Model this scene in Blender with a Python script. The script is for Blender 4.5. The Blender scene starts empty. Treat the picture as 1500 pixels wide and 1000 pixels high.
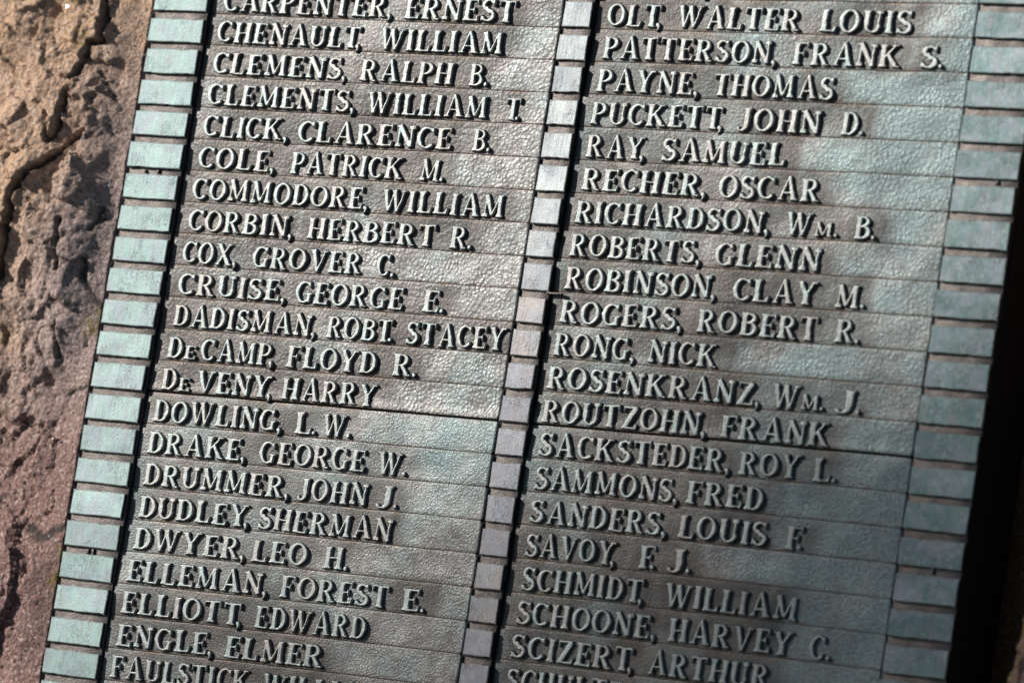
import bpy, math, random
import numpy as np
from mathutils import Matrix, Vector

# ------------------------------------------------------------------ scale and camera
U = 0.02                       # one row of the plaque, in metres
TILT = math.radians(60)        # the plaque leans back 30 degrees from vertical
RT = Matrix.Rotation(TILT, 4, 'X')
FPX = 7000.0                   # focal length in pixels of a 1500 px wide frame
CAMP = [-0.143154, -0.584291, -0.07658, -0.728364, 0.649649, -142.13704]

def rot3(rx, ry, rz):
    c, s = math.cos, math.sin
    X = np.array([[1, 0, 0], [0, c(rx), -s(rx)], [0, s(rx), c(rx)]])
    Y = np.array([[c(ry), 0, s(ry)], [0, 1, 0], [-s(ry), 0, c(ry)]])
    Z = np.array([[c(rz), -s(rz), 0], [s(rz), c(rz), 0], [0, 0, 1]])
    return Z @ Y @ X
EUL = CAMP[:3]; TR = np.array(CAMP[3:6])
CM = rot3(*EUL)
CPOS = -CM.T @ TR + np.array([12.0, -10.0, 0.0])     # camera in plaque units

def back(x, y, z=0.0):
    """point of the plaque plane (height z) seen at a measured spot of the 1500x1000 photograph"""
    d = CM.T @ np.array([(x - 750) / FPX, -(y - 500) / FPX, -1.0])
    s = (z - CPOS[2]) / d[2]
    q = CPOS + s * d
    return q[0], q[1]

C = bpy.context.scene.collection
sc = bpy.context.scene
cam_d = bpy.data.cameras.new('camera')
cam = bpy.data.objects.new('camera', cam_d); C.objects.link(cam)
m = Matrix([[CM.T[i][j] for j in range(3)] for i in range(3)]).to_4x4()
m.translation = Vector(CPOS) * U
cam.matrix_world = RT @ m
cam_d.sensor_width = 36; cam_d.sensor_fit = 'HORIZONTAL'
cam_d.lens = FPX / 1500 * 36
cam_d.clip_start = 0.05; cam_d.clip_end = 500
cam_d.dof.use_dof = True
fp = np.array([8.5, -9.0, 0.05])
cam_d.dof.focus_distance = float(-(CM @ (fp - np.array([12.0, -10.0, 0])) + TR)[2]) * U
cam_d.dof.aperture_fstop = 8.0
sc.camera = cam
sc.render.resolution_x = 1024; sc.render.resolution_y = 682

# ------------------------------------------------------------------ sun, sky, exposure
sun_v = RT.to_3x3() @ Vector((-1.2, 0.6, 1.0)).normalized()
elev = math.asin(sun_v.z); azim = math.atan2(sun_v.x, sun_v.y)
w = bpy.data.worlds.new('World'); sc.world = w; w.use_nodes = True
nt = w.node_tree; bg = nt.nodes['Background']
sky = nt.nodes.new('ShaderNodeTexSky'); sky.sky_type = 'NISHITA'; sky.sun_disc = False
sky.sun_elevation = elev; sky.sun_rotation = azim
nt.links.new(sky.outputs[0], bg.inputs[0]); bg.inputs[1].default_value = 0.05
sd = bpy.data.lights.new('sun', 'SUN'); sd.energy = 5.0; sd.angle = math.radians(0.5); sd.color = (1, 0.965, 0.92)
so = bpy.data.objects.new('sun', sd); C.objects.link(so)
so.rotation_euler = sun_v.to_track_quat('Z', 'Y').to_euler()
sc.view_settings.view_transform = 'Standard'; sc.view_settings.look = 'None'
sc.view_settings.exposure = 0.17; sc.view_settings.gamma = 1

random.seed(4); RNG = np.random.default_rng(4)

# ------------------------------------------------------------------ small numpy noise
def _h(ix, iy, seed):
    n = (ix.astype(np.int64) * 374761393 + iy.astype(np.int64) * 668265263 + seed * 1442695041) & 0xffffffff
    n = ((n ^ (n >> 13)) * 1274126177) & 0xffffffff
    return ((n ^ (n >> 16)) & 0xffffff) / float(0xffffff)
def vnoise(x, y, seed=0):
    x = np.asarray(x, float); y = np.asarray(y, float)
    ix = np.floor(x); iy = np.floor(y); fx = x - ix; fy = y - iy
    fx = fx * fx * (3 - 2 * fx); fy = fy * fy * (3 - 2 * fy)
    a = _h(ix, iy, seed); b = _h(ix + 1, iy, seed); c = _h(ix, iy + 1, seed); d = _h(ix + 1, iy + 1, seed)
    return (a * (1 - fx) + b * fx) * (1 - fy) + (c * (1 - fx) + d * fx) * fy - 0.5
def fbm(x, y, seed=0, octs=4, gain=0.5):
    s = 0; a = 1.0
    for o in range(octs):
        s = s + a * vnoise(x * 2 ** o + 17.3 * o, y * 2 ** o + 5.1 * o, seed + o); a *= gain
    return s
def sstep(a, b, x):
    t = np.clip((x - a) / (b - a), 0, 1); return t * t * (3 - 2 * t)

# ------------------------------------------------------------------ mesh helpers
def mesh(name, verts, faces, mat=None, smooth=True, attrs=None):
    me = bpy.data.meshes.new(name)
    v = (np.asarray(verts, float) * U).tolist()
    me.from_pydata(v, [], faces if isinstance(faces, list) else faces.tolist())
    if smooth: me.polygons.foreach_set('use_smooth', [True] * len(me.polygons))
    if attrs:
        for k, a in attrs.items():
            at = me.attributes.new(k, 'FLOAT', 'POINT'); at.data.foreach_set('value', np.asarray(a, np.float32).ravel())
    if mat: me.materials.append(mat)
    me.update()
    return me
def obj(name, me, parent=None, loc=(0, 0, 0)):
    o = bpy.data.objects.new(name, me); C.objects.link(o)
    o.location = Vector(loc) * U
    if parent: o.parent = parent
    return o
def gridfaces(nx, ny, off=0):
    i, j = np.meshgrid(np.arange(nx - 1), np.arange(ny - 1), indexing='ij')
    a = (i * ny + j).ravel() + off
    return np.stack([a, a + ny, a + ny + 1, a + 1], 1)

# ------------------------------------------------------------------ materials
class NT:
    def __init__(s, name):
        s.m = bpy.data.materials.new(name); s.m.use_nodes = True; s.t = s.m.node_tree
        s.b = s.t.nodes['Principled BSDF']; s.tc = s.n('ShaderNodeTexCoord')
    def n(s, t, **k):
        x = s.t.nodes.new(t)
        for a, b in k.items(): setattr(x, a, b)
        return x
    def L(s, a, b): s.t.links.new(a, b)
    def geo(s):                                   # shared plaque-space coordinate in rows
        g = s.n('ShaderNodeNewGeometry'); r = s.n('ShaderNodeMapping'); r.vector_type = 'POINT'
        r.inputs['Rotation'].default_value = (-TILT, 0, 0); r.inputs['Scale'].default_value = (1, 1, 1)
        s.L(g.outputs['Position'], r.inputs[0])
        k = s.n('ShaderNodeVectorMath', operation='SCALE'); k.inputs['Scale'].default_value = 1 / U
        s.L(r.outputs[0], k.inputs[0]); return k.outputs[0]
    def noise(s, v, scale, detail=3, rough=.55, dist=0):
        x = s.n('ShaderNodeTexNoise'); x.inputs['Scale'].default_value = scale; x.inputs['Detail'].default_value = detail
        x.inputs['Roughness'].default_value = rough; x.inputs['Distortion'].default_value = dist
        s.L(v, x.inputs['Vector']); return x.outputs['Fac']
    def voro(s, v, scale, out='Distance', rnd=1.0, feat='F1'):
        x = s.n('ShaderNodeTexVoronoi'); x.feature = feat; x.inputs['Scale'].default_value = scale
        x.inputs['Randomness'].default_value = rnd; s.L(v, x.inputs['Vector']); return x.outputs[out]
    def ramp(s, f, stops):
        x = s.n('ShaderNodeValToRGB'); s.L(f, x.inputs[0]); e = x.color_ramp.elements
        while len(e) < len(stops): e.new(0.5)
        for i, (p, c) in enumerate(stops):
            e[i].position = p; e[i].color = (c, c, c, 1) if isinstance(c, (int, float)) else (*c, 1)
        return x.outputs[0]
    def mix(s, f, a, b, mode='MIX'):
        x = s.n('ShaderNodeMix', data_type='RGBA', blend_type=mode)
        for i, q in ((0, f), (6, a), (7, b)):
            if hasattr(q, 'is_output'): s.L(q, x.inputs[i])
            elif i == 0: x.inputs[0].default_value = q
            else: x.inputs[i].default_value = (*q, 1) if len(q) == 3 else q
        return x.outputs[2]
    def math(s, op, a, b=None, c=None):
        x = s.n('ShaderNodeMath', operation=op)
        for i, q in enumerate((a, b, c)):
            if q is None: continue
            if hasattr(q, 'is_output'): s.L(q, x.inputs[i])
            else: x.inputs[i].default_value = q
        return x.outputs[0]
    def attr(s, name):
        x = s.n('ShaderNodeAttribute'); x.attribute_name = name; return x.outputs['Fac']
    def scalev(s, v, xyz):
        x = s.n('ShaderNodeMapping'); x.inputs['Scale'].default_value = xyz; s.L(v, x.inputs[0]); return x.outputs[0]
    def bump(s, h, dist, strength=1.0, prev=None):
        x = s.n('ShaderNodeBump'); x.inputs['Distance'].default_value = dist * U; 
        if hasattr(strength, 'is_output'): s.L(strength, x.inputs['Strength'])
        else: x.inputs['Strength'].default_value = strength
        s.L(h, x.inputs['Height'])
        if prev is not None: s.L(prev, x.inputs['Normal'])
        return x.outputs[0]
    def done(s, col=None, rough=None, metal=None, nrm=None, spec=None):
        for k, q in (('Base Color', col), ('Roughness', rough), ('Metallic', metal), ('Normal', nrm), ('Specular IOR Level', spec)):
            if q is None: continue
            if hasattr(q, 'is_output'): s.L(q, s.b.inputs[k])
            else: s.b.inputs[k].default_value = (*q, 1) if isinstance(q, tuple) else q
        return s.m

def mat_strip():
    s = NT('patinated_bronze_field'); g = s.geo()
    gr = s.attr('grime'); fine = s.attr('fine')
    n1 = s.noise(g, .55, 4); n2 = s.noise(g, 2.2, 4); n3 = s.noise(g, 9, 3)
    base = s.mix(s.ramp(n2, [(.35, 0), (.65, 1)]), (.122, .117, .109), (.232, .232, .221))
    teal = s.mix(s.ramp(n3, [(.3, 0), (.7, 1)]), (.105, .155, .158), (.18, .25, .248))
    col = s.mix(s.ramp(s.math('ADD', n1, s.math('MULTIPLY', s.attr('teal'), .30)), [(.50, 0), (.80, .85)]), base, teal)
    dirt = s.mix(n3, (.026, .021, .017), (.052, .043, .036))
    col = s.mix(s.math('MULTIPLY', gr, s.ramp(n2, [(.2, .55), (.7, 1)])), col, dirt)
    # rusty rim along the seams
    sm = s.math('MULTIPLY', s.attr('seam'), s.ramp(n2, [(.4, .1), (.6, .8)]))
    col = s.mix(sm, col, (.11, .070, .045))
    # fine hammered pebbling
    gd = s.n('ShaderNodeVectorMath', operation='ADD')
    nn = s.n('ShaderNodeTexNoise'); nn.inputs['Scale'].default_value = 3; s.L(g, nn.inputs['Vector'])
    k = s.n('ShaderNodeVectorMath', operation='SCALE'); k.inputs['Scale'].default_value = .12; s.L(nn.outputs['Color'], k.inputs[0])
    s.L(g, gd.inputs[0]); s.L(k.outputs[0], gd.inputs[1]); gv = gd.outputs[0]
    va = s.ramp(s.voro(gv, 8.6), [(.0, 1), (.5, .35), (.8, 0)])
    vb = s.ramp(s.voro(gv, 14.0), [(.0, 1), (.7, 0)])
    peb = s.mix(fine, va, vb)
    ws = s.math('MULTIPLY', s.ramp(s.noise(g, 1.3, 4), [(.3, .35), (.65, 1)]), s.math('SUBTRACT', .85, s.math('MULTIPLY', gr, .35)))
    ws = s.math('MULTIPLY', ws, s.math('SUBTRACT', 1.0, s.math('MULTIPLY', fine, .4)))
    b = s.bump(peb, .021, ws)
    b = s.bump(s.ramp(s.noise(s.scalev(g, (1.2, 7, 3)), 1.5, 3, .6, 1.0), [(.57, 0), (.62, 1)]), -.006, .5, b)
    b = s.bump(s.noise(g, 20, 2), .014, .6, b)
    rgh = s.math('ADD', .40, s.math('MULTIPLY', n3, .14))
    col = s.mix(s.math('MULTIPLY', s.ramp(peb, [(0, 1), (.5, 0)]), .35), col, (.07, .06, .055))
    return s.done(col, rgh, .5, b)

def mat_letter():
    s = NT('raised_letter_bronze'); g = s.geo()
    oi = s.n('ShaderNodeObjectInfo')
    n2 = s.noise(g, 3.0, 4); n3 = s.noise(g, 14, 3)
    c = s.mix(s.ramp(n2, [(.35, 0), (.68, 1)]), (.27, .27, .258), (.25, .305, .29))
    c = s.mix(s.ramp(oi.outputs['Random'], [(.6, 0), (1, .6)]), c, (.29, .258, .24))
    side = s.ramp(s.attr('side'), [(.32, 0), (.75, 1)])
    c = s.mix(side, c, (.018, .015, .013))  # letter walls painted near black: their shade is put into the colour
    c = s.mix(s.ramp(n3, [(.50, 0), (.70, .6)]), c, (.15, .135, .12))
    b = s.bump(s.noise(g, 16, 3), .012, .5)
    return s.done(c, s.math('ADD', .36, s.math('MULTIPLY', n3, .2)), .55, b)

def mat_block():
    s = NT('patinated_block'); g = s.geo(); oi = s.n('ShaderNodeObjectInfo')
    # object colour carries each block's own patina
    n1 = s.noise(g, 1.6, 4, dist=.4); n2 = s.noise(s.scalev(g, (14, 1.2, 3)), 1, 3); n3 = s.noise(g, 26, 2)
    c = oi.outputs['Color']
    c = s.mix(s.ramp(n1, [(.40, 0), (.66, .7)]), c, (.22, .25, .29))
    c = s.mix(s.ramp(n2, [(.45, 0), (.7, .55)]), c, (.20, .18, .17))
    pit = s.ramp(s.voro(g, 3.3), [(.02, 1), (.09, 0)])
    scr = s.ramp(s.noise(s.scalev(g, (9, 2.2, 3)), 1.2, 2, .5, 1.5), [(.485, 0), (.5, 1), (.515, 0)])
    scr = s.math('MULTIPLY', scr, s.ramp(s.noise(g, 1.1, 2), [(.52, 0), (.60, 1)]))
    c = s.mix(s.math('MULTIPLY', scr, .6), c, (.09, .085, .08))
    c = s.mix(s.ramp(s.noise(g, 7, 4, .7), [(.52, 0), (.68, .45)]), c, (.36, .40, .385))
    c = s.mix(s.math('MULTIPLY', s.attr('rim'), s.ramp(s.noise(g, 5, 3), [(.4, 0), (.6, .75)])), c, (.42, .46, .43))
    c = s.mix(s.math('MULTIPLY', pit, s.ramp(n1, [(.5, 0), (.55, 1)])), c, (.06, .06, .055))
    c = s.mix(s.ramp(s.attr('side'), [(.26, 0), (.34, 1)]), c, (.012, .010, .009))  # block sides painted near black, deepening the shadow beside each block
    b = s.bump(s.math('ADD', s.math('MULTIPLY', n2, .5), n3), .018, .5)
    b = s.bump(pit, -.03, .5, b)
    b = s.bump(scr, -.02, .6, b)
    return s.done(c, s.math('ADD', .42, s.math('MULTIPLY', n3, .2)), .25, b)

def mat_rail():
    s = NT('rail_bronze'); g = s.geo()
    n2 = s.noise(g, 2.6, 4); n3 = s.noise(g, 16, 3)
    c = s.mix(s.ramp(n2, [(.35, 0), (.7, 1)]), (.075, .062, .055), (.15, .13, .115))
    c = s.mix(s.ramp(n3, [(.50, 0), (.72, .7)]), c, (.07, .05, .04))
    c = s.mix(s.ramp(s.attr('side'), [(.26, 0), (.34, 1)]), c, (.012, .010, .009))  # rail flanks coloured near black, shade painted in rather than cast
    return s.done(c, .5, .45, s.bump(n3, .03, .6))

def mat_bed():
    s = NT('dark_bronze_bed'); g = s.geo()
    return s.done(s.mix(s.noise(g, 5, 3), (.010, .008, .007), (.020, .016, .013)), .8, .0, None, .2)

def mat_stone():
    s = NT('weathered_granite'); g = s.geo()
    warm = s.attr('warm'); red = s.attr('red')
    n1 = s.noise(g, .9, 5); n2 = s.noise(g, 4.5, 5, .65); n3 = s.noise(g, 13, 4, .7)
    grey = s.mix(n2, (.34, .245, .23), (.74, .56, .50))
    orange = s.mix(n2, (.70, .39, .22), (1.0, .70, .45))
    reds = s.mix(n2, (.22, .115, .10), (.46, .265, .225))
    c = s.mix(red, grey, reds)
    c = s.mix(s.math('MULTIPLY', warm, s.ramp(n1, [(.3, .7), (.6, 1)])), c, orange)
    c = s.mix(s.ramp(n3, [(.30, .9), (.41, 0)]), c, (.055, .04, .036))          # dark mineral grains
    c = s.mix(s.ramp(s.noise(g, 9.0, 3, .6), [(.54, 0), (.66, .75)]), c, (.85, .70, .60))       # pale feldspar grains
    c = s.mix(s.ramp(n2, [(.26, .4), (.36, 0)]), c, (.12, .09, .08))
    lich = s.math('MULTIPLY', s.attr('lichen'), s.ramp(s.noise(g, 6, 3), [(.45, 0), (.6, 1)]))
    c = s.mix(lich, c, (.26, .19, .03))
    c = s.mix(s.ramp(s.noise(g, 6.0, 4, .75), [(.40, .65), (.49, 0)]), c, (.17, .125, .105))
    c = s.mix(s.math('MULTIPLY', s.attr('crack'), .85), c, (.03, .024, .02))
    b = s.bump(n2, .07, .7)
    b = s.bump(n3, .15, 1.0, b)
    b = s.bump(s.voro(g, 7.5), -.09, .8, b)
    return s.done(c, .72, 0.0, b, .35)

def mat_mica():
    s = NT('mica_flake'); return s.done((.95, .93, .9), .12, 1.0)

M_STRIP, M_LET, M_BLK, M_RAIL, M_BED, M_STONE, M_MICA = mat_strip(), mat_letter(), mat_block(), mat_rail(), mat_bed(), mat_stone(), mat_mica()

# ------------------------------------------------------------------ plaque layout (units: rows)
HB, HR, HL = 0.215, 0.10, 0.10     # block face, rail face, letter face above the name strips
K0, K1 = -1, 25                     # rows built (row k spans y = -k .. -k+1)
XL0, XL1 = -2.28, -0.22             # left rail
XP0, XP1 = -0.20, 12.96             # left column of strips
XM0, XM1 = 13.13, 14.10             # middle rail
XQ0, XQ1 = 14.12, 26.93             # right column of strips
XR0, XR1 = 27.02, 29.03             # right rail
def rowy(x, k):                     # the castings are not perfectly straight
    u = x / 27.0; v = (k - 10) / 10.0
    return -k + (-.0075 - .0036 * u - .0431 * v + .3375 * u * v + .0123 * u * u - .3141 * u * u * v) * (1 if abs(v) < 1.3 else 1.3 / abs(v))

plaque = bpy.data.objects.new('memorial_plaque', None); C.objects.link(plaque)
plaque.matrix_world = RT
plaque['label'] = 'weathered bronze memorial plaque with rows of raised names between green notched rails, set on granite'
plaque['category'] = 'plaque'

# ------------------------------------------------------------------ glyphs: drawn as strokes, read as a distance field
T, S_ = .245, .14     # thick and thin strokes, relative to the cap height
def seg(x, y, ax, ay, bx, by, wa, wb=None):            # flat-ended bar with taper
    wb = wa if wb is None else wb
    dx, dy = bx - ax, by - ay; L = math.hypot(dx, dy); ux, uy = dx / L, dy / L
    px = (x - ax) * ux + (y - ay) * uy; py = -(x - ax) * uy + (y - ay) * ux
    hw = (wa + (wb - wa) * np.clip(px / L, 0, 1)) / 2
    qx = np.abs(px - L / 2) - L / 2; qy = np.abs(py) - hw
    return np.hypot(np.maximum(qx, 0), np.maximum(qy, 0)) + np.minimum(np.maximum(qx, qy), 0)
def curve(x, y, pts, ws):                              # round brush of varying width
    d = np.full_like(x, 9.0)
    for (ax, ay), (bx, by), wa, wb in zip(pts[:-1], pts[1:], ws[:-1], ws[1:]):
        dx, dy = bx - ax, by - ay; l2 = dx * dx + dy * dy + 1e-9
        t = np.clip(((x - ax) * dx + (y - ay) * dy) / l2, 0, 1)
        d = np.minimum(d, np.hypot(x - ax - t * dx, y - ay - t * dy) - (wa + (wb - wa) * t) / 2)
    return d
def arc(cx, cy, rx, ry, a0, a1, thick=T, thin=S_, n=26):
    pts, ws = [], []
    for i in range(n + 1):
        a = math.radians(a0 + (a1 - a0) * i / n)
        pts.append((cx + rx * math.cos(a), cy + ry * math.sin(a)))
        ws.append(thin + (thick - thin) * abs(math.cos(a)) ** 1.4)
    return pts, ws
SH = .105   # serif bar height
def serif(x, y, cx, top=False, hw=.19):
    yy = 1 - SH / 2 if top else SH / 2
    d = seg(x, y, cx - hw, yy, cx + hw, yy, SH)
    # brackets
    sy = 1 - SH if top else SH; dr = -1 if top else 1
    return np.minimum(d, seg(x, y, cx, sy - dr * .02, cx, sy + dr * .09, T + .10, T - .02))
def stem(x, y, cx, w=T, b=True, t=True, hw=.19):
    d = seg(x, y, cx, 0.0, cx, 1.0, w)
    if b: d = np.minimum(d, serif(x, y, cx, False, hw))
    if t: d = np.minimum(d, serif(x, y, cx, True, hw))
    return d
mn = lambda *a: np.minimum.reduce(a)
def beak(x, y, bx, top, ln=.24):                       # the wedge at the end of an arm
    if top: return seg(x, y, bx - .045, 1.0, bx - .02, 1 - ln, .13, .085)
    return seg(x, y, bx - .045, 0.0, bx, ln + .02, .13, .085)
def G(ch, x, y):
    c = ch
    if c == 'A':
        return mn(seg(x, y, .20, .03, .50, 1.02, .125, .10), seg(x, y, .50, 1.05, .80, .02, .15, .25),
                  seg(x, y, .27, .33, .70, .33, .105), seg(x, y, .04, SH/2, .34, SH/2, SH), seg(x, y, .62, SH/2, .98, SH/2, SH))
    if c == 'B':
        return mn(stem(x, y, .19), curve(x, y, *arc(.36, .745, .26, .19, 90, -90, .20, .11)), seg(x, y, .19, .94, .38, .94, .115),
                  seg(x, y, .19, .54, .38, .54, .10), curve(x, y, *arc(.38, .29, .30, .235, 90, -90, .21, .11)), seg(x, y, .19, .055, .40, .055, .11))
    if c == 'C':
        return mn(curve(x, y, *arc(.44, .5, .345, .445, 48, 312, .215, .12)), seg(x, y, .69, .97, .715, .66, .12, .06), seg(x, y, .66, .17, .74, .27, .10, .05))
    if c == 'G':
        return mn(curve(x, y, *arc(.44, .5, .345, .445, 48, 300, .215, .12)), seg(x, y, .69, .97, .715, .68, .12, .06),
                  seg(x, y, .68, .04, .68, .42, .18), seg(x, y, .50, .42, .86, .42, .10))
    if c == 'D':
        return mn(stem(x, y, .19), curve(x, y, *arc(.36, .5, .36, .445, 90, -90, .215, .115)), seg(x, y, .19, .945, .38, .945, .11), seg(x, y, .19, .055, .38, .055, .11))
    if c == 'E':
        return mn(stem(x, y, .19), seg(x, y, .19, .945, .64, .945, .11), seg(x, y, .19, .055, .68, .055, .11), seg(x, y, .19, .51, .50, .51, .10),
                  beak(x, y, .67, True), beak(x, y, .70, False), seg(x, y, .49, .37, .49, .65, .09))
    if c == 'F':
        return mn(stem(x, y, .19), seg(x, y, .19, .945, .64, .945, .11), seg(x, y, .19, .50, .50, .50, .10), beak(x, y, .68, True), seg(x, y, .49, .36, .49, .64, .09))
    if c == 'H': return mn(stem(x, y, .19, hw=.18), stem(x, y, .73, hw=.18), seg(x, y, .19, .50, .73, .50, .105))
    if c == 'I': return stem(x, y, .19, hw=.18)
    if c == 'J':
        return mn(seg(x, y, .40, .24, .40, 1.0, T), serif(x, y, .40, True, .18), curve(x, y, *arc(.20, .22, .20, .20, 0, -120, .21, .11)),
                  curve(x, y, [(.08, .08), (.07, .12)], [.17, .17]))
    if c == 'K':
        return mn(stem(x, y, .19), seg(x, y, .24, .40, .70, .96, .12), seg(x, y, .40, .58, .76, .05, .18, .24), seg(x, y, .56, 1 - SH/2, .86, 1 - SH/2, SH), seg(x, y, .62, SH/2, .96, SH/2, SH))
    if c == 'L': return mn(stem(x, y, .19), seg(x, y, .19, .055, .66, .055, .11), beak(x, y, .69, False, .28))
    if c == 'M':
        return mn(seg(x, y, .17, 0, .20, 1, .12), serif(x, y, .17, False, .15), seg(x, y, .90, 0, .87, 1, .21), serif(x, y, .90, False, .17),
                  seg(x, y, .17, 1.0, .52, .10, .25, .16), seg(x, y, .52, .08, .86, .98, .11), seg(x, y, .05, 1-SH/2, .25, 1-SH/2, SH), seg(x, y, .82, 1-SH/2, 1.03, 1-SH/2, SH))
    if c == 'N':
        return mn(seg(x, y, .18, 0, .18, 1, .125), serif(x, y, .18, False, .15), seg(x, y, .76, 0, .76, 1, .125), serif(x, y, .76, True, .15),
                  seg(x, y, .16, 1.0, .76, .02, .25, .22), seg(x, y, .02, 1-SH/2, .25, 1-SH/2, SH))
    if c == 'O': return curve(x, y, *arc(.44, .5, .345, .445, 0, 360, .215, .12, 40))
    if c == 'P':
        return mn(stem(x, y, .19), curve(x, y, *arc(.36, .70, .28, .245, 90, -90, .21, .11)), seg(x, y, .19, .945, .38, .945, .11), seg(x, y, .19, .45, .38, .45, .10))
    if c == 'R':
        return mn(stem(x, y, .19), curve(x, y, *arc(.36, .72, .26, .225, 90, -90, .205, .11)), seg(x, y, .19, .945, .38, .945, .11), seg(x, y, .19, .48, .40, .48, .10),
                  seg(x, y, .40, .50, .68, .06, .18, .22), seg(x, y, .60, SH/2, .86, SH/2, SH))
    if c == 'S':
        p1, w1 = arc(.34, .735, .225, .215, 35, 265, .19, .12); p2, w2 = arc(.34, .285, .25, .235, 95, -145, .21, .12)
        return mn(curve(x, y, p1, w1), curve(x, y, p2, w2), curve(x, y, [(.27, .60), (.40, .44)], [.19, .20]),
                  seg(x, y, .575, .99, .59, .69, .115, .06), seg(x, y, .085, .01, .075, .31, .115, .06))
    if c == 'T':
        return mn(stem(x, y, .41, t=False), seg(x, y, .06, .945, .76, .945, .115), seg(x, y, .07, 1.0, .045, .72, .12, .07), seg(x, y, .75, 1.0, .775, .72, .12, .07))
    if c == 'U':
        return mn(seg(x, y, .19, .30, .19, 1, T), serif(x, y, .19, True), seg(x, y, .72, .30, .72, 1, .125), serif(x, y, .72, True, .15),
                  curve(x, y, *arc(.455, .32, .265, .265, 180, 360, .19, .12)))
    if c == 'V':
        return mn(seg(x, y, .17, 1.0, .50, .0, .25, .17), seg(x, y, .50, .0, .80, .98, .11), seg(x, y, .0, 1-SH/2, .34, 1-SH/2, SH), seg(x, y, .66, 1-SH/2, .96, 1-SH/2, SH))
    if c == 'W':
        return mn(seg(x, y, .16, 1.0, .40, .0, .24, .17), seg(x, y, .40, .0, .64, .98, .11), seg(x, y, .60, 1.0, .86, .0, .24, .17), seg(x, y, .86, .0, 1.12, .98, .11),
                  seg(x, y, .0, 1-SH/2, .34, 1-SH/2, SH), seg(x, y, .50, 1-SH/2, .74, 1-SH/2, SH), seg(x, y, .98, 1-SH/2, 1.26, 1-SH/2, SH))
    if c == 'X':
        return mn(seg(x, y, .18, .97, .74, .03, .23), seg(x, y, .16, .03, .74, .97, .115), seg(x, y, .02, 1-SH/2, .32, 1-SH/2, SH), seg(x, y, .60, 1-SH/2, .88, 1-SH/2, SH),
                  seg(x, y, .02, SH/2, .30, SH/2, SH), seg(x, y, .58, SH/2, .92, SH/2, SH))
    if c == 'Y':
        return mn(seg(x, y, .15, .98, .44, .44, .22), seg(x, y, .44, .44, .76, .98, .115), seg(x, y, .44, 0, .44, .50, T), serif(x, y, .44, False),
                  seg(x, y, .0, 1-SH/2, .32, 1-SH/2, SH), seg(x, y, .62, 1-SH/2, .92, 1-SH/2, SH))
    if c == 'Z':
        return mn(seg(x, y, .08, .945, .70, .945, .115), seg(x, y, .04, .055, .70, .055, .115), seg(x, y, .16, .03, .64, .97, .24), beak(x, y, .74, False),
                  seg(x, y, .10, 1.0, .07, .72, .12, .07))
    if c == '.': return curve(x, y, [(.11, .10), (.115, .105)], [.21, .21])
    if c == ',': return mn(curve(x, y, [(.11, .10), (.13, .08)], [.21, .21]), curve(x, y, [(.17, .08), (.15, -.05), (.07, -.17)], [.13, .12, .05]))
W_ = dict(A=.98, B=.79, C=.78, D=.83, E=.73, F=.72, G=.86, H=.92, I=.38, J=.60, K=.96, L=.73, M=1.08, N=.92, O=.89, P=.75, R=.87, S=.69, T=.83,
          U=.88, V=.96, W=1.26, X=.92, Y=.92, Z=.78)
W_['.'] = .22; W_[','] = .24
CAP = .685                    # cap height in rows
glyph_cache = {}
def glyph(ch, var):
    if (ch, var) in glyph_cache: return glyph_cache[(ch, var)]
    st = .0235; wall = .048
    xs = np.arange(-.07, W_[ch] + .09, st); ys = np.arange(-.30 if ch == ',' else -.08, 1.11 if ch not in '.,' else .32, st)
    X, Y = np.meshgrid(xs, ys, indexing='ij')
    sd_ = var * 31 + ord(ch)
    Xn = X + .034 * fbm(X * 4, Y * 4, sd_, 2); Yn = Y + .034 * fbm(X * 4 + 9, Y * 4, sd_ + 5, 2)
    d = G(ch, Xn, Yn) + .010 * fbm(X * 13, Y * 13, sd_ + 9, 2)
    d = d - .021                                   # casting growth at the foot of the wall
    h = sstep(0, wall, -d)
    z = h * HL * (1 + .05 * fbm(X * 3, Y * 3, sd_ + 2, 2)) - .03 * (1 - np.clip(h * 6, 0, 1))
    keep = d < st * 1.5
    idx = -np.ones(X.shape, int)
    f = []
    q = keep[:-1, :-1] | keep[1:, :-1] | keep[1:, 1:] | keep[:-1, 1:]
    i, j = np.nonzero(q)
    ny = len(ys); a = i * ny + j
    F = np.stack([a, a + ny, a + ny + 1, a + 1], 1)
    used = np.unique(F); rem = -np.ones(X.size, int); rem[used] = np.arange(len(used))
    V = np.stack([X.ravel() * CAP, Y.ravel() * CAP, z.ravel()], 1)[used]
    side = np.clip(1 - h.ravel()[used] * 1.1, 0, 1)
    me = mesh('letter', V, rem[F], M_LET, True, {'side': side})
    glyph_cache[(ch, var)] = me
    return me

# ------------------------------------------------------------------ the names, each word with its measured ends
def cr(letter, x, y, y0):      # measured spots, taken in enlarged crops
    ox = {'A': 0, 'B': 250, 'C': 550, 'D': 850, 'E': 1100}[letter]
    return (ox + x / 3.745, y0 + y / 3.745)
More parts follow.
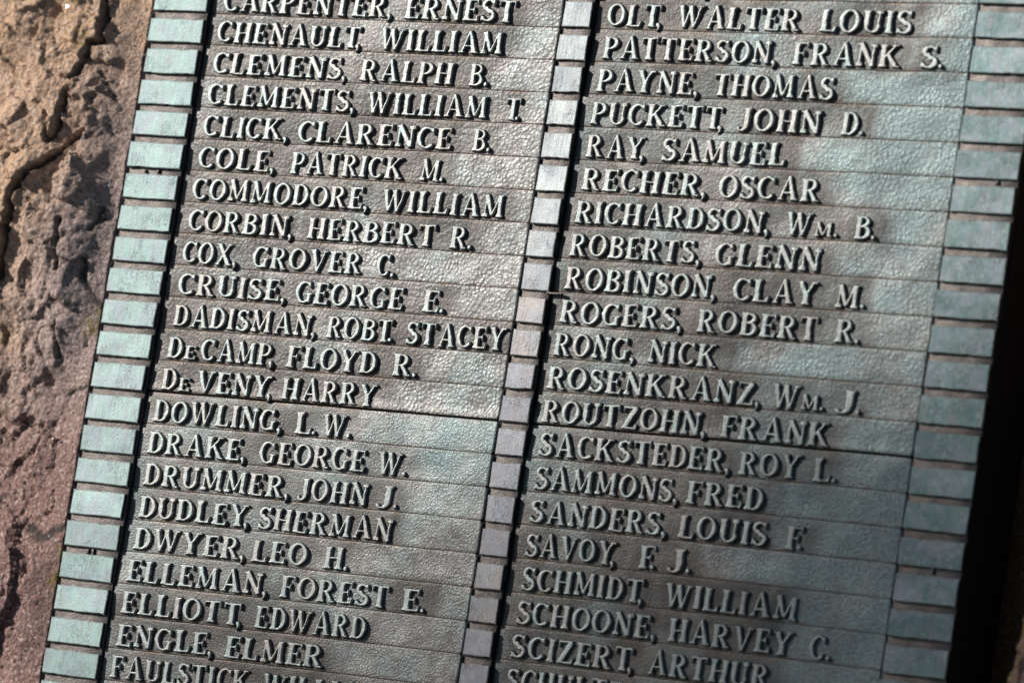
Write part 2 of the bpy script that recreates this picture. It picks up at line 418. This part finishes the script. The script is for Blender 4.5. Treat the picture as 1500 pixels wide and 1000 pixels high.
# column, row, crop offset y0, word, tail, (crop,x,y) left ink end, (crop,x,y) right ink end[, scale]
WORDS = [
 (0,1,0,'CARPENTER',',','B',283,30,'B',1175,95), (0,1,0,'ERNEST','','B',1275,100,'C',775,25),
 (0,2,0,'CHENAULT',',','B',252,190,'B',1045,175), (0,2,0,'WILLIAM','','B',1150,170,'C',688,300),
 (0,3,0,'CLEMENS',',','B',228,365,'B',930,420), (0,3,0,'RALPH','','B',1030,455,'C',415,470), (0,3,0,'B','.','C',505,480,'C',585,450),
 (0,4,0,'CLEMENTS',',','B',200,540,'B',978,600), (0,4,0,'WILLIAM','','B',1082,520,'C',602,655), (0,4,0,'T','.','C',715,565,'C',797,560),
 (0,5,0,'CLICK',',','B',173,715,'B',600,775), (0,5,0,'CLARENCE','','B',692,735,'C',408,825), (0,5,0,'B','.','C',523,840,'C',602,800),
 (0,6,0,'COLE',',','B',145,880,'B',528,945), (0,6,0,'PATRICK','','B',645,950,'C',140,985), (0,6,0,'M','.','C',235,985,'C',340,1000),
 (0,7,240,'COMMODORE',',','B',112,170,'B',1045,260), (0,7,240,'WILLIAM','','B',1162,170,'C',690,305),
 (0,8,240,'CORBIN',',','B',90,340,'B',645,315), (0,8,240,'HERBERT','','B',735,425,'B',1452,370), (0,8,240,'R','.','C',397,465,'C',490,480),
 (0,9,240,'COX',',','B',60,510,'B',325,570), (0,9,240,'GROVER','','B',440,540,'B',1035,622), (0,9,240,'C','.','B',1128,580,'B',1207,540),
 (0,10,240,'CRUISE',',','B',33,680,'B',588,760), (0,10,240,'GEORGE','','B',678,720,'B',1266,800), (0,10,240,'E','.','B',1370,820,'B',1463,820),
 (0,11,240,'DADISMAN',',','B',2,890,'B',775,845), (0,11,240,'ROBT','.','B',843,960,'B',1222,885), (0,11,240,'STACEY','','B',1288,955,'C',720,925),
 (0,12,480,'D','','A',905,165,'A',998,120), (0,12,480,'E','','A',1002,175,'A',1068,170,.62), (0,12,480,'CAMP',',','B',163,130,'B',555,120), (0,12,480,'FLOYD','','B',627,220,'B',1130,195), (0,12,480,'R','.','B',1208,265,'B',1312,270),
 (0,13,480,'D','','A',877,340,'A',968,300), (0,13,480,'E','','A',972,345,'A',1035,340,.62), (0,13,480,'VENY',',','B',142,250,'B',558,275), (0,13,480,'HARRY','','B',600,390,'B',1137,320),
 (0,14,480,'DOWLING',',','A',832,515,'B',578,510), (0,14,480,'L','.','B',668,585,'B',762,580), (0,14,480,'W','.','B',836,490,'B',968,500),
 (0,15,480,'DRAKE',',','A',800,690,'B',373,725), (0,15,480,'GEORGE','','B',480,700,'B',1055,795), (0,15,480,'W','.','B',1138,695,'B',1270,710),
 (0,16,480,'DRUMMER',',','A',776,860,'B',608,940), (0,16,480,'JOHN','','B',690,925,'B',1085,865), (0,16,480,'J','.','B',1122,975,'B',1228,885),
 (0,17,733,'DUDLEY',',','A',748,85,'B',433,35), (0,17,733,'SHERMAN','','B',475,120,'B',1222,120),
 (0,18,733,'DWYER',',','A',720,270,'B',368,320), (0,18,733,'LEO','','B',437,330,'B',748,310), (0,18,733,'H','.','B',825,385,'B',938,350),
 (0,19,733,'ELLEMAN',',','A',690,440,'B',510,410), (0,19,733,'FOREST','','B',587,540,'B',1200,490), (0,19,733,'E','.','B',1257,605,'B',1355,610),
 (0,20,733,'ELLIOTT',',','A',660,610,'B',388,580), (0,20,733,'EDWARD','','B',452,700,'B',1072,700),
 (0,21,733,'ENGLE',',','A',630,800,'A',1125,850), (0,21,733,'ELMER','','B',282,870,'B',828,925),
 (0,22,733,'FAULSTICK',',','A',598,970,'B',437,960), (0,22,733,'WILLIAM','','B',503,965,'B',1160,1090),
 (1,0,0,'OHMER',',','D',170,-40,'D',660,0), (1,0,0,'ROY','','D',850,10,'D',1180,-60), (1,0,0,'R','.','D',1240,10,'D',1340,0),
 (1,1,0,'OLT',',','D',145,90,'D',448,45), (1,1,0,'WALTER','','D',535,50,'D',1198,185), (1,1,0,'LOUIS','','D',1305,190,'E',882,140),
 (1,2,0,'PATTERSON',',','D',113,335,'D',1055,255), (1,2,0,'FRANK','','D',1155,370,'E',808,385), (1,2,0,'S','.','E',930,340,'E',1028,330),
 (1,3,0,'PAYNE',',','D',80,515,'D',605,530), (1,3,0,'THOMAS','','D',735,430,'D',1388,500),
 (1,4,0,'PUCKETT',',','D',47,695,'D',783,615), (1,4,0,'JOHN','','D',858,710,'D',1325,635), (1,4,0,'D','.','E',485,745,'E',587,690),
 (1,5,0,'RAY',',','D',18,875,'D',355,775), (1,5,0,'SAMUEL','','D',438,860,'D',1118,900),
 (1,6,240,'RECHER',',','D',-5,150,'D',648,185), (1,6,240,'OSCAR','','D',758,120,'D',1305,220),
 (1,7,240,'RICHARDSON',',','C',1085,325,'D',1010,285), (1,7,240,'W','','D',1125,295,'D',1270,310), (1,7,240,'M','.','D',1275,415,'D',1375,420,.64), (1,7,240,'B','.','E',560,435,'E',655,390),
 (1,8,240,'ROBERTS',',','C',1057,510,'D',625,500), (1,8,240,'GLENN','','D',730,530,'D',1322,485),
 (1,9,240,'ROBINSON',',','C',1028,700,'D',722,640), (1,9,240,'CLAY','','D',832,720,'D',1303,680), (1,9,240,'M','.','E',448,800,'E',582,800),
 (1,10,240,'ROGERS',',','C',1000,870,'D',525,870), (1,10,240,'ROBERT','','D',632,930,'D',1305,875), (1,10,480,'R','.','E',450,95,'E',555,100),
 (1,11,480,'RONG',',','C',967,155,'D',272,100), (1,11,480,'NICK','','D',360,205,'D',757,110),
 (1,12,480,'ROSENKRANZ',',','C',933,330,'D',945,415), (1,12,480,'W','','D',1052,320,'D',1205,330), (1,12,480,'M','.','D',1200,455,'D',1300,460,.64), (1,12,480,'J','.','E',452,475,'E',578,360),
 (1,13,480,'ROUTZOHN',',','C',903,515,'D',672,470), (1,13,480,'FRANK','','D',760,605,'D',1360,640),
 (1,14,480,'SACKSTEDER',',','C',888,700,'D',780,800), (1,14,480,'ROY','','D',858,830,'D',1208,735), (1,14,480,'L','.','E',325,875,'E',423,880),
 (1,15,480,'SAMMONS',',','C',865,880,'D',500,940), (1,15,480,'FRED','','D',572,990,'D',1008,930),
 (1,16,733,'SANDERS',',','C',838,130,'D',432,180), (1,16,733,'LOUIS','','D',528,220,'D',1015,240), (1,16,733,'F','.','D',1112,290,'D',1222,180),
 (1,17,733,'SAVOY',',','C',812,310,'D',197,245), (1,17,733,'F','.','D',310,385,'D',418,270), (1,17,733,'J','.','D',468,405,'D',583,285),
 (1,18,733,'SCHMIDT',',','C',793,490,'D',348,465), (1,18,733,'WILLIAM','','D',462,475,'D',1175,680),
 (1,19,733,'SCHOONE',',','C',763,665,'D',370,775), (1,19,733,'HARVEY','','D',472,790,'D',1165,745), (1,19,733,'C','.','D',1250,840,'D',1342,800),
 (1,20,733,'SCIZERT',',','C',733,855,'D',287,845), (1,20,733,'ARTHUR','','D',357,975,'D',1030,1000),
 (1,21,733,'SCHULTZ',',','C',712,1000,'D',240,1010),
]
strips = {}
letter_pos = []
def lay(word, tail, xa, xb, k, sc_):
    """letters of one word spread between its measured ends"""
    gap = .10
    tot = sum(W_[c] for c in word) + gap * (len(word) - 1)
    cap = CAP * sc_
    sx = (xb - xa) / (tot * cap)
    out = []; x = xa
    for c in word:
        out.append((c, x, sx, sc_)); x += (W_[c] + gap) * cap * sx
    if tail:
        back_ = {'T': .26, 'Y': .26, 'P': .12, 'N': .0, 'F': .30}.get(word[-1], -.03)
        out.append((tail, xb - back_ * cap * .9 + .02, min(1.0, sx), 1.0 if sc_ == 1 else .9))
    return out

layout = {}
for wd in WORDS:
    col, k, y0, word, tail, ca, xa, ya, cb, xb, yb = wd[:11]; sc_ = wd[11] if len(wd) > 11 else 1.0
    A = back(*cr(ca, xa, ya, y0), HL)[0]; B = back(*cr(cb, xb, yb, y0), HL)[0]
    layout.setdefault((col, k), []).extend(lay(word, tail, A, B, k, sc_))

# ------------------------------------------------------------------ bed plate, strips, rails, blocks
def boxmesh(x0, x1, y0, y1, z0, z1, bev, nx=6, ny=4, wob=.012, seed=0, nick=0.0, warp=None, slope=(0, 0), side_to=None):
    """block with rounded edges, slightly uneven outline and real thickness"""
    us = np.concatenate([[0, 0], np.linspace(0, 1, nx), [1, 1]]); vs = np.concatenate([[0, 0], np.linspace(0, 1, ny), [1, 1]])
    nX, nY = len(us), len(vs)
    Ui, Vi = np.meshgrid(us, vs, indexing='ij'); I, J = np.meshgrid(np.arange(nX), np.arange(nY), indexing='ij')
    wx, wy = x1 - x0, y1 - y0
    inx = bev; X = x0 + inx + Ui * (wx - 2 * inx); Y = y0 + inx + Vi * (wy - 2 * inx)
    Z = np.full_like(X, float(z1))
    ring1 = (I <= 1) | (I >= nX - 2) | (J <= 1) | (J >= nY - 2)
    # outward and downward steps: index 1 -> shoulder, index 0 -> foot
    def outw(i, n): return np.where(i <= 1, -1.0, 0) + np.where(i >= n - 2, 1.0, 0)
    ox, oy = outw(I, nX), outw(J, nY)
    X = X + ox * bev; Y = Y + oy * bev
    foot = (I == 0) | (I == nX - 1) | (J == 0) | (J == nY - 1)
    Z = np.where(ring1, z1 - bev * .7, Z); Z = np.where(foot, z0, Z)
    X = np.where(foot, X + ox * .008, X); Y = np.where(foot, Y + oy * .008, Y)
    # uneven outline
    X = X + wob * fbm(X * 2.3, Y * 2.3 + 7, seed, 3) * 1.6; Y = Y + wob * fbm(X * 2.3 + 31, Y * 2.3, seed + 3, 3) * 1.6
    if nick:
        for _ in range(random.choice((0, 1, 1, 2))):
            nx_, top_ = random.uniform(x0, x1), random.random() < .4
            wd = random.uniform(.04, .12); dp = nick * random.uniform(.4, 1)
            Y = Y + np.where((J <= 1) & (not top_), dp, 0) * np.exp(-((X - nx_) / wd) ** 2) - np.where((J >= nY - 2) & top_, dp, 0) * np.exp(-((X - nx_) / wd) ** 2)
    cx, cy = (x0 + x1) / 2, (y0 + y1) / 2
    Z = Z + np.where(foot, 0, (X - cx) * slope[0] + (Y - cy) * slope[1] + .012 * fbm(X * 1.5, Y * 1.5, seed + 8, 2))
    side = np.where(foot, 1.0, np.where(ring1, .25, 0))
    if warp is not None: Y = Y + warp(X)
    rim = np.where(ring1 & ~foot, 1.0, 0.0)
    return np.stack([X, Y, Z], -1).reshape(-1, 3), gridfaces(nX, nY), (side.ravel(), rim.ravel())

def add_box(name, mat, parent, *a, smooth=False, **k):
    V, F, s = boxmesh(*a, **k)
    return obj(name, mesh(name, V, F, mat, smooth, {'side': s[0], 'rim': s[1]}), parent)

YT, YB = 2.0, -25.0
# bed plate with real thickness
add_box('bed_plate', M_BED, plaque, XL0 - .02, XR1 + .02, YB - .1, YT + .1, -2.4, -.06, .03, nx=12, ny=12)

def strip(col, k):
    x0, x1 = (XP0, XP1) if col == 0 else (XQ0, XQ1)
    gap = .009
    joint_above = (k == 14); joint_below = (k == 13)
    seed = 100 * col + k + 40
    nx, ny = 132, 13
    us = np.concatenate([[0], np.linspace(0, 1, nx), [1]]); vs = np.concatenate([[0], [0, .01, .04], np.linspace(.12, .88, ny - 6), [.96, .99, 1], [1]])
    NX, NY = len(us), len(vs)
    Ui, Vi = np.meshgrid(us, vs, indexing='ij'); I, J = np.meshgrid(np.arange(NX), np.arange(NY), indexing='ij')
    X = x0 + Ui * (x1 - x0)
    gb = .085 if joint_below else gap; gt = .03 if joint_above else gap
    ylo = np.array([rowy(x, k) for x in X[:, 0]])[:, None] + gb * .5; yhi = np.array([rowy(x, k - 1) for x in X[:, 0]])[:, None] - gt * .5
    wv = .010 * fbm(X * .9, X * 0 + k * 3.7, seed, 3)
    ylo = ylo + wv * (1.2); yhi = yhi + .010 * fbm(X * .9, X * 0 + (k - 1) * 3.7, 100 * col + k - 1 + 40, 3) * 1.2
    # rounded corners at the free end
    r = .06 if k >= 14 or joint_below else .02
    endd = np.clip((x1 - X) / r, 0, 1); rc = r * (1 - np.sqrt(np.clip(1 - (1 - endd) ** 2, 0, 1)))
    Y = (ylo + rc) + Vi * ((yhi - rc) - (ylo + rc))
    foot = (I == 0) | (I == NX - 1) | (J == 0) | (J == NY - 1)
    Xw, Yw = X, Y
    und = .135 * fbm(Xw * .5, Yw * .62, 701 + col, 3, .45) + .016 * fbm(Xw * 2.3, Yw * 2.3, 705 + col, 2)
    tilt = (Vi - .5) * (.001 + .006 * _h(np.array([k]), np.array([col]), 3)[0])
    Z = und * .55 + tilt
    e = np.minimum(Vi, 1 - Vi); Z = Z - .006 * np.clip(1 - e / .02, 0, 1)
    if joint_below: Z = Z + .035 * sstep(.30, .06, Vi) 
    if joint_above: Z = Z - .015 * sstep(.8, 1, Vi)
    Z = np.where(foot, -.075, Z)
    # grime gathers between and around the letters
    g = np.zeros_like(X)
    for c, lx, sx, s2 in layout.get((col, k), []):
        w_ = W_[c] * CAP * sx * s2
        dx = np.maximum(np.maximum(lx - X, X - lx - w_), 0); g = np.maximum(g, sstep(.9, .08, dx + .25 * fbm(X * 2, Y * 2, seed + 11, 2)) * (.35 if c in '.,' else 1))
    for dk in (-1, 1):
        for c, lx, sx, s2 in layout.get((col, k + dk), []):
            w_ = W_[c] * CAP * sx * s2; dx = np.maximum(np.maximum(lx - X, X - lx - w_), 0)
            near = sstep(.5, .95, Vi) if dk < 0 else sstep(.25, .0, Vi)
            g = np.maximum(g, sstep(.6, .05, dx) * near * (.35 if dk < 0 else .5))
    g = np.maximum(g, sstep(.5, .0, X - x0) * .6)
    big = fbm(X * .16, Y * .2, 77, 3)
    g = np.clip(g * (.92 + 1.3 * fbm(X * .45, Y * .55, 55, 3)) + big * .35, 0, 1)
    if col == 1: g = np.clip(g + .12 * sstep(10, 0, X - x0), 0, 1)
    seam = np.clip(1 - e / .055, 0, 1)
    fine = np.full_like(X, 1.0 if k >= 14 else 0.0) if col == 0 else np.clip(.3 + .7 * (k >= 14) + 0 * X, 0, 1)
    teal = sstep(-.2, .3, fbm(X * .25, Y * .3, 91, 3)) * ((.15 + .5 * (k >= 14)) if col == 0 else .8) + (.2 if (col == 0 and k >= 14) else 0) + ((.5 * sstep(5, 12, X - x0) + .5 * 1.4 * sstep(3, 10, X - x0) * sstep(9, 17, -Y)) if col == 1 else 0)
    me = mesh('name_strip', np.stack([X, Y, Z], -1).reshape(-1, 3), gridfaces(NX, NY), M_STRIP, True,
              {'grime': g.ravel(), 'seam': seam.ravel(), 'fine': fine.ravel(), 'teal': teal.ravel()})
    o = obj('name_strip', me, plaque)
    if joint_below: o['label'] = 'strip with a thick raised lower edge above the wide joint'
    return o, Z, X, Y

def zat(X, Z, Y, x, y):
    i = int(np.clip(np.searchsorted(X[1:-1, 0], x), 1, X.shape[0] - 3)); j = int(np.clip(np.searchsorted(Y[i, 1:-1], y), 1, Y.shape[1] - 3))
    return Z[i, j]

cnt = 0
for col in (0, 1):
    for k in range(K0 + 1, K1 + 1):
        o, Z, X, Y = strip(col, k)
        for c, lx, sx, s2 in layout.get((col, k), []):
            by = rowy(lx, k) + .075
            w_ = W_[c] * CAP * sx * s2
            z = np.mean([zat(X, Z, Y, lx + w_ * .5, by + .2), zat(X, Z, Y, lx + w_ * .5, by + .5), zat(X, Z, Y, lx, by + .35), zat(X, Z, Y, lx + w_, by + .35)])
            q = obj('letter', glyph(c, random.randrange(5)), o, (lx, by + random.uniform(-.008, .008), z))
            slope = rowy(lx + .5, k) - rowy(lx - .5, k)
            q.rotation_euler = (0, 0, slope + random.uniform(-.02, .02))
            q.scale = (sx * s2, s2 * random.uniform(.985, 1.015), random.uniform(.9, 1.1))
            cnt += 1
print('letters', cnt)

def rail(x0, x1, seed, zc):
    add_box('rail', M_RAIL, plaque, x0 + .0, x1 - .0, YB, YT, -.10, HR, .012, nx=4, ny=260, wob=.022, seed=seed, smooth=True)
rail(XL0 + .03, XL1 + .03, 5, 0); rail(XM0 + .01, XM1 - .01, 6, 0); rail(XR0 - .01, XR1 - .03, 7, 0)

for r, (x0, x1) in enumerate(((XL0, XL1), (XM0, XM1), (XR0, XR1))):
    for k in range(K0 + 1, K1 + 1):
        yb = rowy((x0 + x1) / 2, k); yt = rowy((x0 + x1) / 2, k - 1)
        j = lambda a: random.uniform(-a, a)
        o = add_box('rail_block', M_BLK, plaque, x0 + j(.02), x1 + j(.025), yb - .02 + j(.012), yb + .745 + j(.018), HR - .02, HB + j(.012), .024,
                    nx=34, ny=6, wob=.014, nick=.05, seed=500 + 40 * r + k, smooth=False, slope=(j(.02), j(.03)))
        v = random.uniform(.88, 1.08)
        if r == 0: c = (.23 * v, .345 * v, .32 * v)
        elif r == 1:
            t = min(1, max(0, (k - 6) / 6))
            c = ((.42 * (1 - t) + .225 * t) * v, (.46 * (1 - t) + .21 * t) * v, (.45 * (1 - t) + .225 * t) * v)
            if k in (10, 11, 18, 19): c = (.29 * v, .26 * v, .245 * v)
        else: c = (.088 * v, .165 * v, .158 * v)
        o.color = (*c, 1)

# small casting lugs left in the gaps between blocks
for (px, py, hw, hh) in ((232, 252, .05, .05), (214, 251, .04, .04), (136.5, 809, .035, .11), (129, 807, .05, .06), (1366.5, 836, .04, .10), (812, 430, .28, .03), (1462, 268, .05, .05)):
    x, y = back(px, py, .12)
    add_box('casting_lug', M_RAIL, plaque, x - hw, x + hw, y - hh, y + hh, HR - .02, HR + .075, .012, nx=4, ny=4, wob=.03, seed=int(px), smooth=True)

# ------------------------------------------------------------------ the boulder
CR = [  # cracks, measured on the photograph: points and half-width, depth (rows)
 ([(162, -20), (160, 20), (158, 62), (138, 72), (122, 105), (108, 150), (96, 190), (84, 215)], .10, .9),
 ([(128, 195), (100, 228), (82, 250), (52, 285), (36, 330), (25, 362), (8, 395), (-20, 430)], .13, .9),
 ([(84, 170), (82, 205), (88, 225)], .08, .5),
 ([(150, 110), (165, 145), (172, 160)], .06, .3),
 ([(126, 385), (122, 410), (130, 440), (140, 455)], .11, .6),
 ([(102, 330), (92, 370), (95, 395)], .12, .4),
 ([(82, 470), (84, 505), (80, 525)], .09, .5),
 ([(88, 572), (118, 565), (135, 562)], .13, .6),
 ([(20, 770), (50, 785), (85, 772), (105, 768)], .22, .45),
 ([(150, 310), (135, 340), (148, 325)], .10, .3),
]
def segd(X, Y, pts):
    d = np.full(X.shape, 99.0)
    for (ax, ay), (bx, by) in zip(pts[:-1], pts[1:]):
        dx, dy = bx - ax, by - ay; t = np.clip(((X - ax) * dx + (Y - ay) * dy) / (dx * dx + dy * dy + 1e-9), 0, 1)
        d = np.minimum(d, np.hypot(X - ax - t * dx, Y - ay - t * dy))
    return d
def facets(X, Y, sc_, seed):
    x = X * sc_; y = Y * sc_ * .8; ix = np.floor(x); iy = np.floor(y)
    best = np.full(X.shape, 9.0); out = np.zeros_like(X)
    for i in (-1, 0, 1):
        for j in (-1, 0, 1):
            cx, cy = ix + i, iy + j; fx = cx + _h(cx, cy, seed); fy = cy + _h(cx, cy, seed + 50)
            d = np.hypot(x - fx, y - fy)
            v = ((_h(cx, cy, seed + 90) - .5) * (x - fx) + (_h(cx, cy, seed + 130) - .5) * (y - fy)) * 1.3 + (_h(cx, cy, seed + 170) - .5) * .35
            out = np.where(d < best, v, out); best = np.minimum(best, d)
    return out
def boulder_mesh():
    xs = np.concatenate([np.linspace(-45, -10.2, 36), np.arange(-10, -2.0, .06), np.linspace(-1.9, XR1 + .2, 24), np.arange(XR1 + .3, 34, .07), np.linspace(34.5, 72, 36)])
    ys = np.concatenate([np.linspace(-60, -27.2, 30), np.arange(-27, 3.5, .065), np.linspace(4, 34, 28)])
    X, Y = np.meshgrid(xs, ys, indexing='ij')
    z = .10 + .9 * fbm(X * .13, Y * .13, 3, 2) + .85 * fbm(X * .38, Y * .30, 9, 2) + facets(X + .5 * fbm(X * .9, Y * .9, 15, 3), Y + .5 * fbm(X * .9, Y * .9, 16, 3), .42, 5) * .36 + facets(X + .2 * fbm(X * 2, Y * 2, 17, 2), Y, 1.3, 6) * .34 + .08 * fbm(X * 1.5, Y * 1.3, 21, 2, .5) + .095 * fbm(X * 4.5, Y * 4.1, 25, 3, .6)
    z = z - .05 * np.abs(fbm(X * 4.1, Y * 3.7, 33, 3, .6))
    # left side: three facets stepping up away from the plaque
    main = [(back(*p)[0] + .45, back(*p)[1]) for p in CR[0][0] + CR[1][0][1:]]
    mx = np.interp(Y, [p[1] for p in main][::-1], [p[0] for p in main][::-1])
    left = sstep(.15, -.25, X - mx) * (X < 0)
    z = z + left * (.30 + .06 * np.clip(mx - X, 0, 6))
    wx = X + .25 * fbm(X * 1.1, Y * 1.1, 61, 3); wy = Y + .25 * fbm(X * 1.1 + 40, Y * 1.1, 62, 3)
    crk = np.zeros_like(X)
    for pts, hw, dep in CR:
        d = segd(wx, wy, [(back(*p)[0] + .28, back(*p)[1]) for p in pts]) + .06 * fbm(X * 5, Y * 5, 71, 2)
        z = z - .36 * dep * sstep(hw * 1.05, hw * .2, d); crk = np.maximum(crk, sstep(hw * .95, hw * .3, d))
    # meet the rail
    nr = sstep(-4.2, -2.4, X) * (X < 5)
    z = z * (1 - nr) + nr * (.02 + .10 * fbm(X * 1.3, Y * 1.2, 81, 4, .6))
    # niche under and right of the plaque
    edge = 30.86 + .06 * (Y + 16.7) + .22 * fbm(X * .3, Y * .8, 44, 4, .6)
    inside = (X > XL0 - .35) & (X < edge)
    z = np.where((X > -2.45) & (X < edge), np.where(X < 5, np.minimum(z, -.35), -4.0), z)
    far = sstep(18, 60, np.hypot(np.maximum(np.maximum(-12 - X, X - 38), 0), np.maximum(np.maximum(-30 - Y, Y - 8), 0)) + 0)
    z = z - 30 * far
    rgt = X > 20
    z = np.where(rgt & (X >= edge), z * .4 - .05 - .25 * sstep(.5, 0, X - edge), z)
    img_y = -Y   # zones
    warm = sstep(-2.8, 1.0, (mx - X) * .8 + .12 * (Y + 9) + 1.5 * fbm(X * .3, Y * .3, 12, 3)) * sstep(-17, -11, Y + .6 * X * 0)
    warm = np.where(X > 20, 0.05, warm * .95)
    red = np.clip(sstep(-9, -17, Y + 3 * fbm(X * .25, Y * .25, 14, 3)) + (X > 20) * 1.0, 0, 1)
    lich = np.zeros_like(X)
    for px, py, r in ((12, 497, .45), (138, 8, .4), (140, 62, .5), (130, 40, .3), (150, 460, .5), (2, 490, .4), (90, 805, .4), (82, 850, .5), (135, 480, .5), (3, 300, .5)):
        bx, by = back(px, py); lich = np.maximum(lich, sstep(r, r * .3, np.hypot(X - bx, Y - by)))
    lich = np.maximum(lich, (X > 20) * sstep(.8, .2, X - edge) * .9)
    V = np.stack([X, Y, z], -1).reshape(-1, 3)
    return mesh('boulder', V, gridfaces(len(xs), len(ys)), M_STONE, True, {'warm': warm.ravel(), 'red': red.ravel(), 'lichen': lich.ravel(), 'crack': crk.ravel()}), X, Y, z
me, BX, BY, BZ = boulder_mesh()
boulder = obj('granite_boulder', me); boulder.matrix_world = RT
boulder['label'] = 'rough pinkish brown granite boulder, cracked and speckled, behind and beside the bronze plaque'
boulder['category'] = 'boulder'
# mica flakes in the stone
V = []; F = []
xi = np.where((BX[:, 0] > -9.5) & (BX[:, 0] < -2.9))[0]; yi = np.where((BY[0] > -24) & (BY[0] < 1))[0]
for n in range(300):
    i = random.choice(xi); jx = random.choice(yi); p = Vector((BX[i, jx], BY[i, jx], BZ[i, jx] + .03)); r = random.choice((.010, .012, .016, .022, .035))
    nrm = Vector((random.gauss(-.1, .28), random.gauss(.1, .28), 1)).normalized(); a = nrm.orthogonal().normalized(); b = nrm.cross(a); o0 = len(V)
    for t in range(5):
        an = t * 1.2566 + random.uniform(-.2, .2); V.append(p + (a * math.cos(an) + b * math.sin(an)) * r)
    V.append(p - nrm * .05)
    F.append([o0 + t for t in range(5)]); F += [[o0 + (t + 1) % 5, o0 + t, o0 + 5] for t in range(5)]
fl = obj('mica_flakes', mesh('mica_flakes', V, F, M_MICA, False), boulder); fl['kind'] = 'stuff'

# ------------------------------------------------------------------ the tree towards the sun whose crown shades the lower right of the plaque
def tree():
    R3 = RT.to_3x3(); P0 = R3 @ (Vector((19.3, -10.5, 0)) * U)
    n = (R3 @ Vector((.73, -.68, 0))); v = (n - n.dot(sun_v) * sun_v).normalized()
    Rr = 1.7; cen = P0 + sun_v * 16.0 + v * Rr
    rng = np.random.default_rng(9); N = 15000
    d = rng.normal(size=(N, 3)); d /= np.linalg.norm(d, axis=1)[:, None]
    p = d * (Rr * rng.random(N) ** (1 / 3))[:, None] + np.array(cen)
    a = rng.normal(size=(N, 3)); a /= np.linalg.norm(a, axis=1)[:, None]; b = np.cross(a, rng.normal(size=(N, 3))); b /= np.linalg.norm(b, axis=1)[:, None]
    l = rng.uniform(.05, .075, N)[:, None]
    V = np.stack([p - a * l, p + b * l * .5, p + a * l, p - b * l * .5], 1).reshape(-1, 3) / U
    F = np.arange(4 * N).reshape(-1, 4)
    s = NT('leaf'); ml = s.done(s.mix(s.noise(s.geo(), .02, 2), (.05, .09, .025), (.10, .15, .04)), .55)
    s = NT('bark'); mb = s.done(s.mix(s.noise(s.geo(), .3, 4), (.06, .045, .035), (.14, .11, .085)), .9)
    root = bpy.data.objects.new('shade_tree', None); C.objects.link(root)
    root['label'] = 'leafy tree standing well in front of the plaque, shading its lower right corner'; root['category'] = 'tree'
    obj('crown', mesh('crown', V, F, ml, False), root)
    base = Vector((cen.x + .3, cen.y - .2, -1.2)); segs = []
    def limb(a, b, ra, rb, dep):
        segs.append((a, b, ra, rb))
        if dep:
            for _ in range(4):
                dr = Vector(rng.normal(size=3)); dr.z = abs(dr.z) + .3; limb(b, b + dr.normalized() * (Rr * (.62 if dep == 2 else .4)), rb * .7, rb * .3, dep - 1)
    limb(base, cen - Vector((0, 0, Rr * .55)), .16, .09, 2)
    V, F = [], []
    for a, b, ra, rb in segs:
        ax = (b - a).normalized(); u = ax.orthogonal().normalized(); w_ = ax.cross(u); o = len(V)
        for q, rr in ((a, ra), (b, rb)):
            for t in range(8): V.append((q + (u * math.cos(t * .7854) + w_ * math.sin(t * .7854)) * rr) / U)
        F += [[o + t, o + (t + 1) % 8, o + 8 + (t + 1) % 8, o + 8 + t] for t in range(8)]
    obj('trunk', mesh('trunk', V, F, mb, True), root)
tree()
